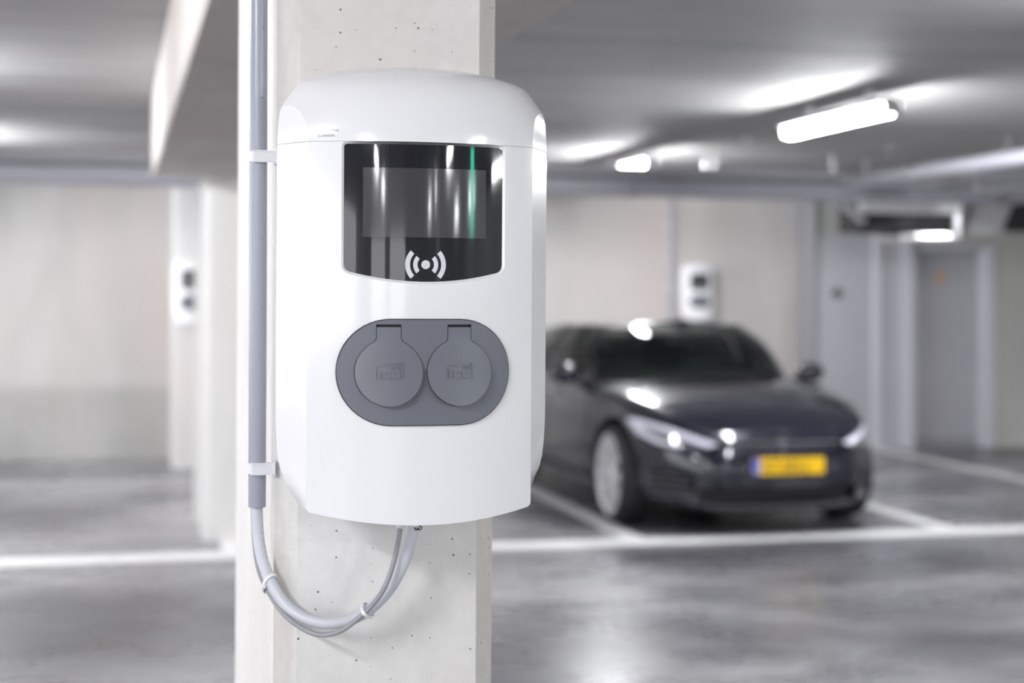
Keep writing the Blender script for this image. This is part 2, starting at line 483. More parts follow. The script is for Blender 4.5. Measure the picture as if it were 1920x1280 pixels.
# columns and beam
def column(x0, x1, y0, y1, z1, ch, m, label, mch=None, name='column'):
    pts = [(x0, y1), (x0, y0 + ch), (x0 + ch, y0), (x1 - ch, y0), (x1, y0 + ch), (x1, y1)]
    o = struct(name, prism(pts, 0, z1), m, label, 'column')
    if mch:
        o.data.materials.append(mch)
        for p in o.data.polygons:
            n = p.normal
            if abs(n.x) > .3 and n.y < -.3: p.material_index = 1
    return o
BX0, BX1 = 0.217, 1.143
column(0.2175, 0.5345, 2.25, 3.02, 2.40, 0.030, M['column'], 'pale concrete column carrying the near charging station', M['arris'])
column(0.56, 0.90, 10.66, 12.1, 2.40, 0.03, M['far_column'], 'far pale column under the end of the beam')
column(0.50, 0.95, 15.02, 16.0, 2.85, 0.03, M['far_column'], 'most distant column, with a charging station on it')
struct('beam', bbox(BX0, BX1, YB, 10.88, 2.40, CEIL, 0.012, 1), M['beam'], 'wide concrete beam running over the columns', 'beam')
# column added behind the camera for the display to mirror
column(-1.2, -0.9, -8.0, -7.2, 2.85, 0.03, M['far_column'], 'second pale column added behind the camera')

# ------------------------------------------------------------------ ceiling lamps
def tube_lamp(label, loc, group='tube lamps on the ceiling'):
    t = thing('tube_lamp', label, 'ceiling lamp', loc, 0, group)
    bm = bmesh.new(); box(bm, -.085, .085, -.76, .76, -.035, -.015); box(bm, -.05, .05, -.76, .76, -.02, 0); bev(bm, .003, 1)
    obj('lamp_housing', bm, M['lamp_body'], t)
    bm = bmesh.new()
    prof = [(-.048, -.035), (-.055, -.055), (-.048, -.08), (-.025, -.097), (0, -.102), (.025, -.097), (.048, -.08), (.055, -.055), (.048, -.035)]
    rows = [[(x, y, z) for x, z in prof] for y in (-.74, -.37, 0, .37, .74)]
    V = grid_faces(bm, rows); bm.faces.new(V[0]); bm.faces.new(V[-1][::-1])
    obj('diffuser', bm, M['diffuser'], t)
    for s in (-1, 1):
        bm = bmesh.new(); box(bm, -.056, .056, s * .74 - .0 if s > 0 else -.765, .765 if s > 0 else -.74, -.10, -.02); bev(bm, .01, 2)
        obj('end_cap', bm, M['lamp_body'], t)
    for y in (-.45, .45):
        bm = bmesh.new(); box(bm, -.02, .02, y - .015, y + .015, -.002, .09); obj('ceiling_bracket', bm, M['galv'], t, False)
    return t
LZ = CEIL - 0.09
l0 = tube_lamp('lit white tube lamp on the ceiling in front of the pipes', (4.50, 9.51, LZ))
dup(l0, (4.45, 13.82, LZ), None, 'lit tube lamp seen end on above the grey duct')
dup(l0, (4.50, 5.2, LZ), None, 'lit tube lamp outside the picture beside the aisle')
for k, w in enumerate(('first', 'second', 'third', 'fourth')):  # extra lamps added behind the camera for fill and sparkling reflections
    dup(l0, (4.50, -3.4 - 4.3 * k, LZ), None, w + ' lit tube lamp added behind the camera in the row across the aisle')
    dup(l0, (-2.4, -9.0 - 3.6 * k, LZ), None, w + ' lit tube lamp added far behind the camera on the open side') if k < 3 else None
    dup(l0, (9.6, -1.5 - 5.0 * k, LZ), None, w + ' lit tube lamp added behind the camera along the side wall')
for i, y in enumerate((-4.6, -0.3, 4.7, 9.4, 13.7)):
    dup(l0, (-1.9 if y < 5 else -1.42, y, LZ), None, ['lit tube lamp furthest behind the camera, open side', 'lit tube lamp overhead on the open side of the near column', 'lit tube lamp on the open side of the beam', 'lit tube lamp above the white line, open side', 'lit tube lamp close to the concrete wall, open side'][i])
for i, y in enumerate((0.9, 9.6)):
    dup(l0, (9.6, y, LZ), None, ['lit tube lamp along the far side wall', 'lit tube lamp by the doors side wall'][i])

# ------------------------------------------------------------------ ducts, pipes and fittings
bm = bmesh.new(); y0, y1 = 12.72, 12.98
box(bm, XL, 6.05, y0, y0 + .012, 2.62, 2.70); box(bm, XL, 6.05, y1 - .012, y1, 2.62, 2.70); box(bm, XL, 6.05, y0, y1, 2.612, 2.624)
tr = thing('cable_tray', 'dark grey cable tray running over the grey duct', 'cable tray', (0, 0, 0))
obj('tray', bm, M['duct'], tr, False)
bm = bmesh.new()
for k, (yy, rr) in enumerate(((12.77, .018), (12.82, .022), (12.88, .016), (12.93, .02))):
    tube(bm, [(XL, yy, 2.64 + rr), (6.0, yy, 2.64 + rr)], rr, 8)
obj('cable_bundle', bm, M['black'], tr)
for x in (-6, -3, 1.6, 4.9):
    bm = bmesh.new(); tube(bm, [(x, 12.735, 2.69), (x, 12.735, CEIL)], .006, 6); tube(bm, [(x, 12.965, 2.69), (x, 12.965, CEIL)], .006, 6)
    obj('hanger_rod', bm, M['galv'], tr)
def rounded_duct(name, x0, x1, ya, yb, za, zb, m, label):
    bm = bmesh.new(); box(bm, x0, x1, ya, yb, za, zb)
    bev(bm, .05, 4, [e for e in bm.edges if abs(e.verts[0].co.x - e.verts[1].co.x) > .5])
    o = obj(name, bm, m); return tag(o, label, 'duct')
du = thing('ventilation_duct', 'long rounded grey duct crossing above the back wall', 'duct')
bm = bmesh.new(); box(bm, XL, 6.15, 12.74, 12.96, 2.455, 2.605)
bev(bm, .045, 4, [e for e in bm.edges if abs(e.verts[0].co.x - e.verts[1].co.x) > .5])
obj('duct_body', bm, M['duct_light'], du)
for x in (-4.5, -1.5, 1.5, 4.2):
    bm = bmesh.new(); box(bm, x - .015, x + .015, 12.725, 12.975, 2.445, 2.612); bev(bm, .004, 1); obj('duct_strap', bm, M['duct'], du)
# pipes that turn and come forward along the ceiling
def pipe(pts, r, m, label, nm='ceiling_pipe', fl=()):
    t = thing(nm, label, 'pipe', (0, 0, 0))
    bm = bmesh.new(); tube(bm, catmull(pts, 6), r, 18); obj('pipe_run', bm, m, t)
    for f in fl:
        bm = bmesh.new(); lathe(bm, [(f[1] - .03, r), (f[1] - .03, r + .012), (f[1] + .03, r + .012), (f[1] + .03, r)], 'y', 18, (f[0], 0, f[2])); obj('pipe_collar', bm, M['chrome'], t)
    return t
pipe([(6.05, 13.1, 2.60), (6.08, 12.6, 2.60), (6.08, 11.0, 2.60), (6.08, 4.0, 2.60)], .055, M['duct_light'], 'pale round pipe coming forward from the duct end', fl=[(6.08, 11.4, 2.6)])
pipe([(6.35, 13.2, 2.55), (6.9, 12.6, 2.57), (6.95, 11.0, 2.57), (6.95, 4.0, 2.57)], .06, M['duct_light'], 'second pale pipe beside it, further from the lamp', fl=[(6.95, 11.9, 2.57)])
pipe([(5.9, 12.85, 2.50), (6.8, 12.9, 2.50), (7.5, 12.75, 2.50), (7.75, 12.2, 2.50), (7.75, 5.0, 2.50)], .05, M['duct_light'], 'lowest pale pipe bending in front of the ventilation unit', fl=[(7.75, 11.0, 2.5)])
hs = pipe([(6.19, 13.3, 2.57), (6.30, 13.3, 2.49), (6.42, 13.3, 2.40), (6.56, 13.3, 2.30)], .035, M['galv'], 'slanting silver hose beside the ventilation unit', nm='silver_hose')
bm = bmesh.new(); tube(bm, [(6.25, 13.3, 2.52), (6.25, 13.3, CEIL)], .006, 6); obj('hanger_rod', bm, M['galv'], hs)
# ventilation unit: white hood, dark mouth, bright lip
vu = thing('ventilation_unit', 'white hooded ventilation unit with a dark opening above the doors', 'ventilation unit', (6.62, 13.6, 2.1))
bm = bmesh.new()
prof = [(-.115, .29), (-.12, .31), (-.10, .44), (-.02, .46), (.5, .47), (.5, .44), (.0, .43), (-.08, .41), (-.095, .31)]
rows = [[(x, y, z) for y, z in prof] for x in (0, .5, 1.03)]
V = grid_faces(bm, rows, True); bm.faces.new(V[0]); bm.faces.new(V[-1][::-1])
obj('hood', bm, plain('white_hood', (0.92, 0.92, 0.92), 0.35), vu)
bm = bmesh.new(); box(bm, .05, .98, .0, .45, .12, .38); obj('fan_housing', bm, M['black'], vu, False)
bm = bmesh.new(); lathe(bm, [(-.02, .0), (-.03, .04), (-.02, .09), (.01, .10)], 'y', 20, (.50, 0, .25)); obj('fan_hub', bm, plain('dark_hub', (.05, .05, .06), .4), vu)
bm = bmesh.new()
for k in range(7): box(bm, .08, .96, -.035, -.02, .15 + k * .033, .158 + k * .033)
obj('louvre', bm, plain('dark_louvre', (.03, .03, .035), .4), vu, False)
bm = bmesh.new(); box(bm, .42, .98, -.10, .40, .04, .11); bev(bm, .02, 3); obj('bright_lip', bm, M['chrome'], vu)
bm = bmesh.new(); box(bm, .97, 1.04, -.08, .30, .06, .36); bev(bm, .02, 3); obj('side_strut', bm, M['galv'], vu)
for x in (.2, .9):
    bm = bmesh.new(); tube(bm, [(x, .2, .44), (x, .2, .81)], .008, 6); obj('hanger_rod', bm, M['galv'], vu)
# ribbed duct section coming down beside it
rd = thing('ribbed_duct', 'ribbed grey duct beside the ventilation unit', 'duct', (7.98, 13.6, 2.1))
bm = bmesh.new()
prof = []
n = 26
for k in range(n + 1):
    t = k / n; prof.append((t, .02 * (k % 2)))
rows = []
for t, o_ in prof:
    cx = -.05 + .16 * t; cz = .10 + .36 * t; hw = .20 + o_ * .35; hd = .16 + o_ * .35
    rows.append([(cx + hw * math.copysign(abs(math.cos(a)) ** .4, math.cos(a)), .15 + hd * math.copysign(abs(math.sin(a)) ** .4, math.sin(a)), cz) for a in [2 * PI * j / 24 + .01 for j in range(24)]])
V = grid_faces(bm, rows, True); bm.faces.new(V[0]); bm.faces.new(V[-1][::-1])
obj('ribbed_section', bm, M['ribbed'], rd, True, 20)
bm = bmesh.new(); box(bm, -.12, .40, -.06, .36, .46, .80); bev(bm, .02, 2); obj('duct_collar', bm, M['duct'], rd)
bm = bmesh.new(); box(bm, 8.44, 9.3, 13.4, 14.1, 2.26, 2.56); bev(bm, .03, 2)
fb = thing('fan_box', 'black box hanging beside the ribbed duct', 'fan box')
obj('fan_casing', bm, M['black'], fb)
bm = bmesh.new(); tube(bm, [(8.7, 13.8, 2.55), (8.7, 13.8, CEIL)], .01, 6); obj('hanger_rod', bm, M['galv'], fb)
# small bright fittings under the slab
for i, (x, y, lb) in enumerate(((4.76, 11.67, 'small bright sprinkler head near the lit tube lamp'), (6.30, 12.30, 'pair of bright pipe fittings above the duct end'), (6.86, 11.39, 'bright sprinkler fitting closest to the side pipes'))):
    t = thing('sprinkler_head', lb, 'sprinkler', (x, y, CEIL), 0, 'bright fittings under the ceiling')
    bm = bmesh.new(); tube(bm, [(0, 0, 0), (0, 0, -.05)], .02, 12); obj('sprinkler_stem', bm, M['chrome'], t)
    bm = bmesh.new(); lathe(bm, [(-.09, .002), (-.085, .035), (-.06, .045), (-.045, .03), (-.04, .002)], 'z', 16); obj('deflector', bm, M['chrome'], t)
# vertical conduit down the back wall to the far charger
cd = thing('wall_conduit', 'thin grey conduit running down the wall beside the distant charging station', 'conduit', (5.66, 15.96, 0))
obj('conduit_pipe', (lambda b: (tube(b, [(0, 0, .5), (0, 0, CEIL)], .03, 14), b)[1])(bmesh.new()), M['duct_light'], cd)
for z in (1.0, 1.7, 2.35):
    bm = bmesh.new(); box(bm, -.04, .04, -.02, .04, z - .012, z + .012); obj('conduit_clip', bm, M['clip'], cd, False)

# ------------------------------------------------------------------ charging station
def fy(x, z=0.0): return -(0.180 + 0.035 * (1 - (x / 0.15) ** 2))
def station(loc, label):
    t = thing('charging_station', label, 'charging station', loc, 0, 'white wall charging stations')
    # display outline
    disp = arc(-.101, .185, .004, 180, 90, 4) + arc(.101, .185, .004, 90, 0, 4)
    disp += arc(.094, .0345, .011, 0, -78, 8)
    disp += [(x, .0117 + .0122 * (x / .0965) ** 2) for x in [.0965 * k / 12 * 0.96 for k in range(11, -12, -1)]]
    disp += arc(-.094, .0345, .011, -102, -180, 8)
    def off(poly, d):
        n = len(poly); out = []
        ar = sum(a[0] * b[1] - b[0] * a[1] for a, b in zip(poly, poly[1:] + poly[:1]))
        s = 1 if ar > 0 else -1
        for i in range(n):
            a, b, c = poly[i - 1], poly[i], poly[(i + 1) % n]
            n1 = Vector((b[1] - a[1], a[0] - b[0])); n2 = Vector((c[1] - b[1], b[0] - c[0]))
            if n1.length: n1.normalize()
            if n2.length: n2.normalize()
            m_ = (n1 + n2); m_.normalize(); out.append((b[0] + s * m_.x * d, b[1] + s * m_.y * d))
        return out
    disp = clean(disp)
    hole = off(disp, .0034)
    arcz = lambda x: -.286 - .017 * (1 - (x / .15) ** 2)
    bottom = [(x, arcz(x)) for x in [-.146 + .292 * k / 24 for k in range(25)]]
    outline = [(-.15, .1918), (-.15, -.281), (-.1492, -.2843)] + bottom + [(.1492, -.2843), (.15, -.281), (.15, .1918)]
    outline = [p for p in outline]
    pobj('front_cover', patch(outline, fy, [hole], .0055, .004, .001), M['white'], t)
    # bevelled rim of the display
    a = dens(hole, .006); 
    bm = bmesh.new(); n = len(disp)
    A = [bm.verts.new((p[0], fy(p[0]), p[1])) for p in hole]; B = [bm.verts.new((p[0], fy(p[0]) + .0032, p[1])) for p in disp]
    for k in range(n): bm.faces.new((A[k], A[(k + 1) % n], B[(k + 1) % n], B[k]))
    rimmesh = bm
    dp = pobj('display_glass', patch(disp, lambda x, z: fy(x) + .003, [], .0055, 0), M['glass_black'], t)
    pobj('display_rim', rimmesh, M['white'], dp)
    scr = [(-.0813, .069), (.0813, .069), (.0813, .1585), (-.0813, .1585)]
    pobj('screen', patch(scr, lambda x, z: fy(x) + .0028, [], .0055, 0), M['screen'], dp)
    cx, cz = -.0005, .0338
    sym = [arc(cx, cz, .0058, 0, 360, 24)[:-1]]
    for s in (0, 180):
        for r0, r1 in ((.0108, .0165), (.0205, .0268)):
            w = 43
            sym.append(arc(cx, cz, r1, s - w, s + w, 14) + arc(cx, cz, r0, s + w, s - w, 14))
    bmt = bmesh.new()
    for q in sym:
        b2 = patch(q, lambda x, z: fy(x) + .0025, [], .003, 0)
        me = bpy.data.meshes.new('tmp'); b2.to_mesh(me); b2.free(); bmt.from_mesh(me); bpy.data.meshes.remove(me)
    pobj('reader_symbol', bmt, M['print_white'], dp)
    # top cap: dome from the seam back to the outline
    Tp = [(-.1780, .2435), (-.1605, .267), (-.146, .2795), (-.11, .290), (-.059, .2965), (0, .2985)]
    Tp = Tp + [(-x, z) for x, z in Tp[-2::-1]]
    Tc = [(v.x, v.y) for v in catmull([(x, z, 0) for x, z in Tp], 6)]
    nT = len(Tc); YO = -.125
    rows = []
    NV = 22
    for j in range(NV + 1):
        v = j / NV; sv = math.sin(v * PI / 2); cv = math.cos(v * PI / 2)
        row = []
        for i, (tx, tz) in enumerate(Tc):
            u = i / (nT - 1) * 2 - 1
            bx = .15 * u; by = fy(bx); bz = .1922
            sz = sv ** .88; sh = 1 - cv ** .88
            row.append((bx + (tx - bx) * sh, by + (YO - by) * sh, bz + (tz - bz) * sz))
        rows.append(row)
    bm = bmesh.new(); V = grid_faces(bm, rows)
    low = [bm.verts.new((p[0] * .985, p[1] + .004, p[2])) for p in rows[0]]
    for k in range(nT - 1): bm.faces.new((V[0][k], V[0][k + 1], low[k + 1], low[k]))
    pobj_cap = obj('top_cap', bm, M['white'], t, True, 40)
    # side shell with its own seam at the same height
    for s in (-1, 1):
        # upper flank, part of the cap
        crease = [rows[j][0 if s < 0 else nT - 1] for j in range(NV + 1)]
        outer = []
        for j in range(NV + 1):
            f = j / NV
            P_ = [(.1838, .1922), (.1836, .205), (.1824, .222), (.1808, .2345), (.1780, .2435)]
            q = catmull([(a_, b_, 0) for a_, b_ in P_], 12); idx = int(round(f * (len(q) - 1)))
            outer.append((s * q[idx].x, YO, q[idx].y))
        bm = bmesh.new(); R_ = []
        for c_, o_ in zip(crease, outer):
            R_.append([Vector(c_).lerp(Vector(o_), k / 6) for k in range(7)])
        grid_faces(bm, [r for r in R_[:-1]])
        obj('cap_flank', bm, M['white'], t, True, 40)
    def outer_half():
        return catmull([(.1865, .1915, 0), (.187, .10, 0), (.187, -.05, 0), (.1868, -.15, 0), (.1862, -.20, 0), (.1835, -.235, 0), (.176, -.2475, 0), (.1515, -.2862, 0)], 8)
    oh = [(v.x, v.y) for v in outer_half()]
    # make the lower corner break at the same place as the photo
    oh = [(.1838, .1918)] + [(.1842, .1915 - .01 * k) for k in range(1, 36)] + [(.1839, -.175), (.1833, -.190), (.1822, -.208), (.1802, -.225), (.1765, -.240), (.1665, -.2620), (.1545, -.2815), (.1505, -.2868)]
    nh = len(oh)
    cr = []
    for k, (x, z) in enumerate(oh):
        cr.append((.15, max(z, -.281)) if k < nh - 2 else (.1497, -.2835 - .001 * (k - nh + 2)))
    botx = [.146 - .292 * k / 24 for k in range(25)]
    front = [(x, fy(x) + .002, z) for x, z in cr] + [(x, fy(x) + .002, arcz(x)) for x in botx] + [(-x, fy(x) + .002, z) for x, z in cr[::-1]]
    mid = [(x, YO, z) for x, z in oh] + [(x, YO - .05 * (1 - (x / .15) ** 2), arcz(x) - .0045) for x in botx] + [(-x, YO, z) for x, z in oh[::-1]]
    bm = bmesh.new()
    r0, r1 = front, mid
    rr = [[Vector(a).lerp(Vector(b), k / 6) for a, b in zip(r0, r1)] for k in range(7)]
    V = grid_faces(bm, rr)
    obj('side_shell', bm, M['white'], t, True, 28)
    # back box that holds the shell on the column
    bm = bmesh.new()
    loopA = [(x, YO, z) for x, z in oh] + [(x, YO, arcz(x) - .0045) for x in botx] + [(-x, YO, z) for x, z in oh[::-1]] + [(x, YO, z) for x, z in Tc]
    ctr = Vector((0, YO, 0))
    def inset(p, f, y): return (p[0] * f, y, p[2] * f - .0)
    V = grid_faces(bm, [loopA, [inset(p, .86, YO + .012) for p in loopA], [inset(p, .80, 0) for p in loopA]], True)
    bm.faces.new(V[-1])
    obj('back_housing', bm, M['shell_grey'], t, True, 40)
    # socket panel
    pr, phw, pz = .069, .1148, -.1052
    stad = arc(phw - pr, pz, pr, 90, -90, 24) + arc(-(phw - pr), pz, pr, -90, -270, 24)
    stad = dens(stad, .006)
    def fp(x, z=0): return fy(x) - .0045
    keyh, cov = [], []
    for s in (-1, 1):
        c0 = s * .0463 - .0024; r = .0437; hw = .0161; ztop = -.0435
        th = math.degrees(math.asin(hw / r))
        def key(rr, h, zt):
            t_ = math.degrees(math.asin(h / rr)); zn = pz + rr * math.cos(R(t_)); fl = .003
            return arc(c0, pz, rr, 90 + t_ + 4, 450 - t_ - 4, 60) + [(c0 + h + .0012, zn + .0006), (c0 + h, zn + .004), (c0 + h, zt), (c0 - h, zt), (c0 - h, zn + .004), (c0 - h - .0012, zn + .0006)]
        keyh.append(key(r, hw, ztop)); cov.append((c0, key(r - .0006, hw - .0008, ztop - .0036)))
    ou = stad
    pobj('socket_gap_shade', patch(off(stad, -.004), lambda x, z: fy(x) - .0004, [], .008, 0), M['gap_shade'], t)  # black backing stands in for the shade in the gaps round the covers
    # slightly rounded edge of the panel
    pan = pobj('socket_panel', patch(off(stad, -.0012), fp, keyh, .0055, .0, .0028), M['plate_grey'], t)
    i1 = off(stad, -.0012); n = len(stad)
    bm = bmesh.new()
    grid_faces(bm, [[(p[0], fp(p[0]), p[1]) for p in i1], [(p[0], fp(p[0]) + .0010, p[1]) for p in stad], [(p[0], fy(p[0]) + .001, p[1]) for p in stad]], True)
    pobj('panel_edge', bm, plain('panel_edge_shade', (.035, .036, .05), .35), pan, 50)  # shading of the raised panel edge put into its dark colour
    for c0, k in cov:
        def fc(x, z, c0=c0):
            tt = max(0.0, min(1.0, (pz + .042 - z) / .086)); dome = .0012 * max(0, 1 - ((x - c0) ** 2 + (z - pz) ** 2) / .0437 ** 2)
            return fp(x) - .0002 - .0115 * tt ** 1.3 - dome
        sc_ = pobj('socket_cover', patch(k, fc, [], .004, .0125), M['cover_grey'], t, 40)
        # raised maker's mark: slanted box outline, bars, letters
        bmt = bmesh.new()
        x0, x1, za, zb, zc = c0 - .0175, c0 + .0175, pz - .0085, pz + .008, pz + .0135
        o1 = [(x0, za), (x1, za), (x1, zc), (x0, zb)]; o2 = [(x0 + .0012, za + .0012), (x1 - .0012, za + .0012), (x1 - .0012, zc - .0016), (x0 + .0012, zb - .0008)]
        parts = [(o1, [o2])]
        for q in range(4): parts.append(([(x1 - .0150 + q * .0032, pz + .0038), (x1 - .0134 + q * .0032, pz + .0038), (x1 - .0134 + q * .0032, pz + .0078 + q * .0006), (x1 - .0150 + q * .0032, pz + .0076 + q * .0006)], []))
        lt, lb_ = pz + .0018, pz - .0064
        parts.append(([(x0 + .0028, lb_), (x0 + .0062, lb_), (x0 + .0062, lt), (x0 + .0028, lt)], []))
        X = x0 + .0088
        parts.append(([(X, lb_), (X + .0085, lb_), (X + .0085, lb_ + .0022), (X + .003, lb_ + .0022), (X + .003, lt - .0022), (X + .0085, lt - .0022), (X + .0085, lt), (X, lt)], []))
        X = x0 + .0200
        parts.append(([(X, lb_), (X + .0105, lb_), (X + .0105, lt), (X + .0074, lt), (X + .0074, lb_ + .0024), (X + .003, lb_ + .0024), (X + .003, lt), (X, lt)], []))
        for o_, h_ in parts:
            b2 = patch(o_, lambda x, z: fc(x, z) - .0011, h_, .004, .0012, .0012)
            me = bpy.data.meshes.new('tmp'); b2.to_mesh(me); b2.free(); bmt.from_mesh(me); bpy.data.meshes.remove(me)
        pobj('raised_logo', bmt, M['cover_grey'], sc_)
    # two lines of tiny type on the cap
    for body, z in (('Nr.  ALF-0714714-EB', .2045), ('Ty.  5B4W96789', .1978)):
        text_mesh('type_label', body, .0048, M['print_grey'], t, (-.1385, -.0008, z), extrude=.0001, yfun=lambda x: fy(x), sx=.62)
    return t
ST = station((0.388, 2.25, 1.65), 'large white charging station on the near column, in sharp focus')
s2 = dup(ST, (5.925, 16.0, 1.66), None, 'small blurred charging station on the back wall above the car')
s3 = dup(ST, (0.665, 15.02, 1.635), None, 'small blurred charging station on the most distant column')

# ------------------------------------------------------------------ conduit, clips, cables and ties on the near column
cp = thing('conduit', 'grey plastic conduit running down the side of the near column', 'conduit', (0.193, 2.285, 1.343))
bm = bmesh.new()
L = 1.06; ang = math.atan2(0.0022, 0.72)
ring = tube(bm, [(0.001, 0, 0), (0.0, 0, .5), (-.0022, 0, L)], .0124, 28, False)
tube(bm, [(0.001, 0, 0), (0.0, 0, .5), (-.0022, 0, L)], .0102, 28, False)
o = obj('conduit_tube', bm, M['pvc'], cp)
bm = bmesh.new()
for z in (.577, .478, .379, .28, .18, .676):
    box(bm, .0025, .0055, -.0118, -.0112, z, z + .0009)
obj('printed_mark', bm, M['pvc_mark'], cp, False)
def clip(z, label):
    t = thing('conduit_clip', label, 'clip', (0.193, 2.285, z), 0, 'clips holding the conduit')
    bm = bmesh.new()
    # open jaw round the tube, seen edge on
    ro, ri, hz = .0142, .0119, .0075
    an = [R(a) for a in range(35, 326, 10)]
    outer = [(ro * math.cos(a), ro * math.sin(a)) for a in an]; inner = [(ri * math.cos(a), ri * math.sin(a)) for a in an]
    for zz in ((-hz, hz),):
        lo = [bm.verts.new((x, y, zz[0])) for x, y in outer + inner[::-1]]; up = [bm.verts.new((x, y, zz[1])) for x, y in outer + inner[::-1]]
        n = len(lo); m_ = n // 2
        for k in range(n): bm.faces.new((lo[k], lo[(k + 1) % n], up[(k + 1) % n], up[k]))
        for k in range(m_ - 1):
            bm.faces.new((lo[k], lo[n - 1 - k], lo[n - 2 - k], lo[k + 1])); bm.faces.new((up[k], up[k + 1], up[n - 2 - k], up[n - 1 - k]))
    obj('jaw', bm, M['clip'], t)
    bm = bmesh.new(); box(bm, -.0085, .0225, -.0172, -.0136, -.0078, .0070); bev(bm, .0008, 2); obj('arm', bm, M['clip'], t)
    for s in (-1, 1):
        bm = bmesh.new(); box(bm, -.0090, .0125 if s < 0 else .0105, -.0187, -.0130, s * .0072 - .0013, s * .0072 + .0013); bev(bm, .0006, 2); obj('rib', bm, M['clip'], t)
    bm = bmesh.new(); box(bm, .0095, .0235, -.0180, -.005, .0045, .0082); bev(bm, .0006, 2); obj('latch', bm, M['clip'], t)
    bm = bmesh.new(); box(bm, .0222, .0248, -.020, .012, -.0105, .0115); bev(bm, .0006, 2); obj('base_plate', bm, M['clip'], t)
    return t
clip(1.838, 'upper pale clip holding the conduit to the column')
clip(1.398, 'lower pale clip holding the conduit to the column')

TH = [(0.1935, 2.285, 1.40), (0.194, 2.285, 1.3413), (0.1961, 2.28, 1.2982), (0.2017, 2.265, 1.2666), (0.2134, 2.245, 1.2361), (0.2322, 2.225, 1.2109), (0.2563, 2.21, 1.1966), (0.2846, 2.2, 1.1915), (0.3134, 2.195, 1.1957), (0.3421, 2.19, 1.2116), (0.3667, 2.185, 1.2374), (0.3845, 2.18, 1.2708), (0.3955, 2.18, 1.3035), (0.4005, 2.18, 1.3255), (0.4035, 2.18, 1.36)]
TN = [(0.1885, 2.292, 1.39), (0.1893, 2.292, 1.3385), (0.1915, 2.290, 1.29), (0.1965, 2.276, 1.2546), (0.2072, 2.252, 1.2290), (0.2249, 2.222, 1.2040), (0.2485, 2.200, 1.1865), (0.273, 2.185, 1.1791), (0.3003, 2.176, 1.1861), (0.3281, 2.172, 1.2073), (0.3469, 2.166, 1.2281), (0.3607, 2.163, 1.253), (0.3719, 2.165, 1.2882), (0.3795, 2.17, 1.3253), (0.383, 2.17, 1.36)]
def cable(name, P, r, m, label, cm):
    t = thing(name, label, 'cable', P[1])
    off_ = Vector(P[1])
    bm = bmesh.new(); tube(bm, [Vector(p) - off_ for p in catmull(P, 8)], r, 20); obj('cable_sheath', bm, m, t)
    e = Vector(P[-2]) - off_
    bm = bmesh.new(); tube(bm, [e + Vector((-.0005, 0, -.001)), e + Vector((.002, 0, .012))], r + .0025, 20); obj('cable_gland', bm, cm, t)
    return t
cb = cable('power_cable', TH, .0082, M['cable'], 'thick pale grey cable looping from the conduit to the charging station', M['shell_grey'])
bm = bmesh.new()
pth = catmull(TH, 8)
for k in range(12, 60, 2):   # tiny printed characters along the sheath
    p = pth[k] - Vector(TH[1]); 
    if k > 40: break
    box(bm, p.x + .0060, p.x + .0068, p.y - .0074, p.y - .0068, p.z - .0010, p.z + .0010)
obj('printed_text', bm, plain('faint_print', (.30, .30, .36), .5), cb, False)
bm = bmesh.new(); e = Vector((0.3990, 2.18, 1.3225)) - Vector(TH[1])
for k in range(2):
    lathe_c = e + Vector((.0035 + .004 * k, -.0088, .001))
    tube(bm, [lathe_c + Vector((.0028 * math.cos(a), 0, .0028 * math.sin(a))) for a in [2 * PI * j / 12 for j in range(13)]], .0008, 6)
obj('black_marking', bm, M['black'], cb)
cable('data_cable', TN, .0036, M['cable_dark'], 'thin grey cable strapped along the thick cable', M['shell_grey'])
def tie(i, ip, label):
    p = pth[i]; d = (pth[i + 1] - pth[i - 1]).normalized()
    t = thing('cable_tie', label, 'cable tie', tuple(p), 0, 'white ties round the two cables')
    tn = catmull(TN, 8); q = min(tn, key=lambda v: (v - p).length) - p
    a = q.normalized(); b = d.cross(a)
    bm = bmesh.new(); rows = []
    for w in (-.0024, .0024):
        pass
    ptsL = []
    for j in range(28):
        th = 2 * PI * j / 28; c_, s_ = math.cos(th), math.sin(th)
        rad = .0108
        v = a * c_ * rad + b * s_ * rad
        if c_ > .0: v += a * (max(0, q.length + .0042 - rad)) * c_
        ptsL.append(v)
    rows = [[v * f + d * w for v in ptsL] for f, w in ((1.0, -.0022), (1.1, -.0022), (1.1, .0022), (1.0, .0022), (1.0, -.0022))]
    grid_faces(bm, rows, True); obj('strap', bm, M['tie'], t)
    h = ip
    bm = bmesh.new(); box(bm, -.0035, .0035, -.0025, .0025, -.0028, .0028); bev(bm, .0006, 1)
    bmesh.ops.transform(bm, matrix=Matrix.Translation(h), verts=bm.verts)
    obj('tie_head', bm, M['tie'], t)
tie(30, Vector((-.010, -.004, -.006)), 'white tie on the cables nearer the conduit')
tie(71, Vector((.006, -.008, -.009)), 'white tie on the cables below the charging station')

# ------------------------------------------------------------------ the car
CX, CY0 = 4.36, 10.0
car = thing('car', 'dark grey electric hatchback with a yellow number plate parked in the bay', 'car', (CX, CY0, 0))
LEN, WID = 4.98, 1.95
def interp(tab, x):
    if x <= tab[0][0]: return tab[0][1]
    for (a, b), (c, d) in zip(tab, tab[1:]):
        if x <= c:
            t = (x - a) / (c - a); t = t * t * (3 - 2 * t) if False else t
            return b + (d - b) * t
    return tab[-1][1]
def zs(y): return interp([(0, .67), (.12, .705), (.35, .79), (.7, .865), (.95, .90), (1.4, .95), (2.2, .97), (3.2, .99), (4.0, 1.0), (4.6, .98), (4.98, .94)], y)
INS = [(0, .10), (.10, .035), (.25, .008), (.45, 0), (.62, .004), (.78, .022), (.90, .045), (.97, .075), (1, .10)]
def zbot(y): return .20 if y > .4 else .17 + .03 * y / .4
NX = 4.4
